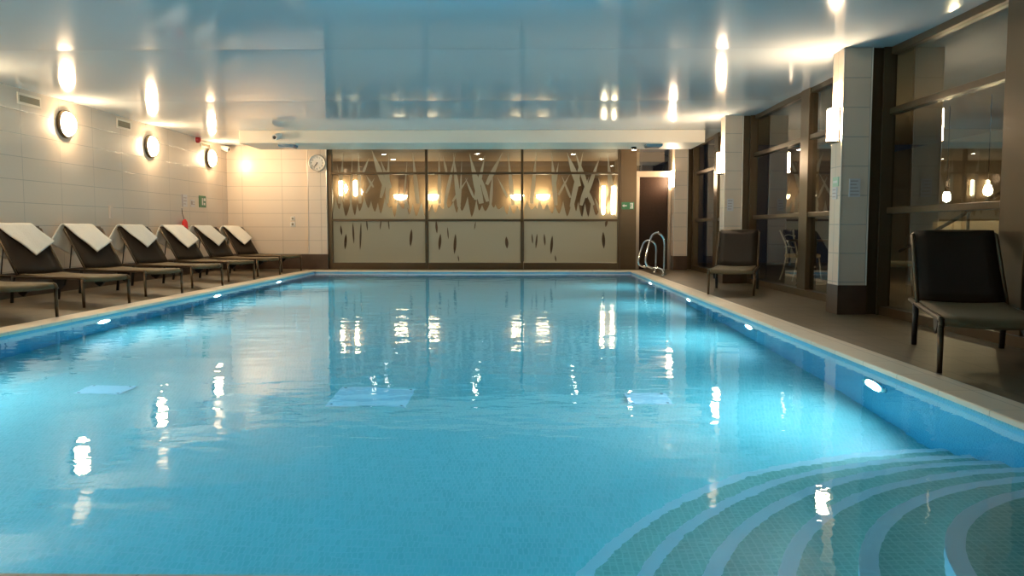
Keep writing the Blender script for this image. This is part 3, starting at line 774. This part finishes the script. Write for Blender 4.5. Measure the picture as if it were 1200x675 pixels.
lab = ['brown woven lounger at the left picture edge with only its foot showing',
       'brown woven lounger under the leftmost white towel',
       'brown woven lounger second among the towelled ones from the left',
       'brown woven lounger third among the towelled ones from the left',
       'brown woven lounger fourth among the towelled ones, in front of the red pouch',
       'brown woven lounger fifth among the towelled ones, just right of the red pouch',
       'brown woven lounger at the end of the row nearest the far wall']
first = None; spots = []
for y, n in zip(ylist, lab):
    loc = (-6.0, y + .80, 0); spots.append(loc)
    if first is None: first = make_lounger(n, 'brown loungers along the left wall', ang, loc, rzl)
    else: dup(first, loc, rzl, n)
rzr = math.atan2(-.95, -.31)
l2 = make_lounger('dark woven lounger standing empty beside the middle right pillar', 'empty loungers on the right deck', R(46), (3.21, 12.22, 0), rzr)
dup(l2, (3.30, 6.12, 0), math.atan2(-.94, -.33), 'large dark woven lounger nearest the camera at the right edge')

# ------------------------------------------------------------------ towels draped cornerwise over the backrests
def towel(i, loc, rz, label, seed):
    rnd = random.Random(seed); W, Z, BL = .30, .335, .73; ca, sa = cos(ang), sin(ang)
    P2 = (.31 + rnd.uniform(-.03, .03), .50 + rnd.uniform(-.04, .04)); wd = .37 + rnd.uniform(-.02, .03); ln = .91
    phi = R(30 + rnd.uniform(-3, 3)); ea = (cos(phi), -sin(phi)); eb = (-sin(phi), -cos(phi))
    th = .020; ph1, ph2 = rnd.uniform(0, 6), rnd.uniform(0, 6)
    bm = BM(); rows = []; ns, nt_ = 44, 18
    for s_ in range(ns + 1):
        row = []
        for t_ in range(nt_ + 1):
            u = wd * t_ / nt_; v = ln * s_ / ns
            a_ = P2[0] + ea[0] * u + eb[0] * v; b_ = P2[1] + ea[1] * u + eb[1] * v   # a across the back, b down its front (negative: behind)
            y = -W + a_
            wr = .006 * sin(14 * a_ + 9 * b_ + ph1) + .004 * sin(31 * a_ - 12 * b_ + ph2)
            rad = .030
            if b_ >= rad:
                q = BL - (b_ - rad); off = .026 + wr * .6
                x = -q * ca + off * sa; z = Z + .025 + q * sa + off * ca
            elif b_ > -rad * 1.6:
                tt = (rad - b_) / (rad * 2.6)                                   # over the top edge
                an0 = pi / 2 - ang; an = an0 + tt * (pi - an0)
                x = -BL * ca + .028 * cos(an); z = Z + .025 + BL * sa + .028 * sin(an) + wr * .2
            else:
                dn = -b_ - rad * 1.6
                x = -BL * ca - .028 - .012 * min(dn * 4, 1) - abs(wr) * 1.6 * min(dn * 5, 1); z = Z + .025 + BL * sa - dn
                if a_ < 0: x += .0
            y += .3 * wr
            row.append(bm.verts.new((x, y, z)))
        rows.append(row)
    for p, q in zip(rows, rows[1:]):
        for k_ in range(nt_): bm.faces.new((p[k_], p[k_ + 1], q[k_ + 1], q[k_]))
    o = obj('towel', bm, M['towel'], None, True); o.location = loc; o.rotation_euler = (0, 0, rz)
    md = o.modifiers.new('thick', 'SOLIDIFY'); md.thickness = .016; md.offset = 1
    return tag(o, label, 'towel', 'white towels on the loungers')
tl = ['white towel draped over the leftmost lounger back, cut by the picture edge', 'white towel draped over the second towelled lounger back from the left',
      'white towel draped over the third towelled lounger back from the left', 'white towel on the lounger back just left of the red pouch',
      'white towel on the lounger back just right of the red pouch', 'white towel on the lounger back nearest the far wall']
for i, n in enumerate(tl): towel(i, spots[i + 1], rzl, n, 20 + i)

# ------------------------------------------------------------------ camera, world, view
cam = bpy.data.cameras.new('camera'); co = bpy.data.objects.new('camera', cam); col.objects.link(co)
cam.sensor_width = 36; cam.lens = 950 / 1200 * 36; cam.clip_start = .05
co.location = (0, 0, .9); co.rotation_euler = (pi / 2 - .0725, 0, .01365)
sc.camera = co
wd_ = bpy.data.worlds.new('night'); sc.world = wd_; wd_.use_nodes = True
bg = wd_.node_tree.nodes['Background']; bg.inputs[0].default_value = (.02, .025, .04, 1); bg.inputs[1].default_value = .3
vs_ = sc.view_settings; vs_.view_transform = 'Standard'; vs_.look = 'None'; vs_.gamma = 1; vs_.use_curve_mapping = False; vs_.exposure = 0.0
cy = sc.cycles
cy.use_denoising = True
try: cy.denoiser = 'OPENIMAGEDENOISE'
except Exception: pass
cy.max_bounces = 12; cy.diffuse_bounces = 4; cy.glossy_bounces = 5; cy.transmission_bounces = 8; cy.transparent_max_bounces = 12
cy.sample_clamp_indirect = 6; cy.sample_clamp_direct = 0
cy.caustics_reflective = True; cy.caustics_refractive = True; cy.blur_glossy = .3
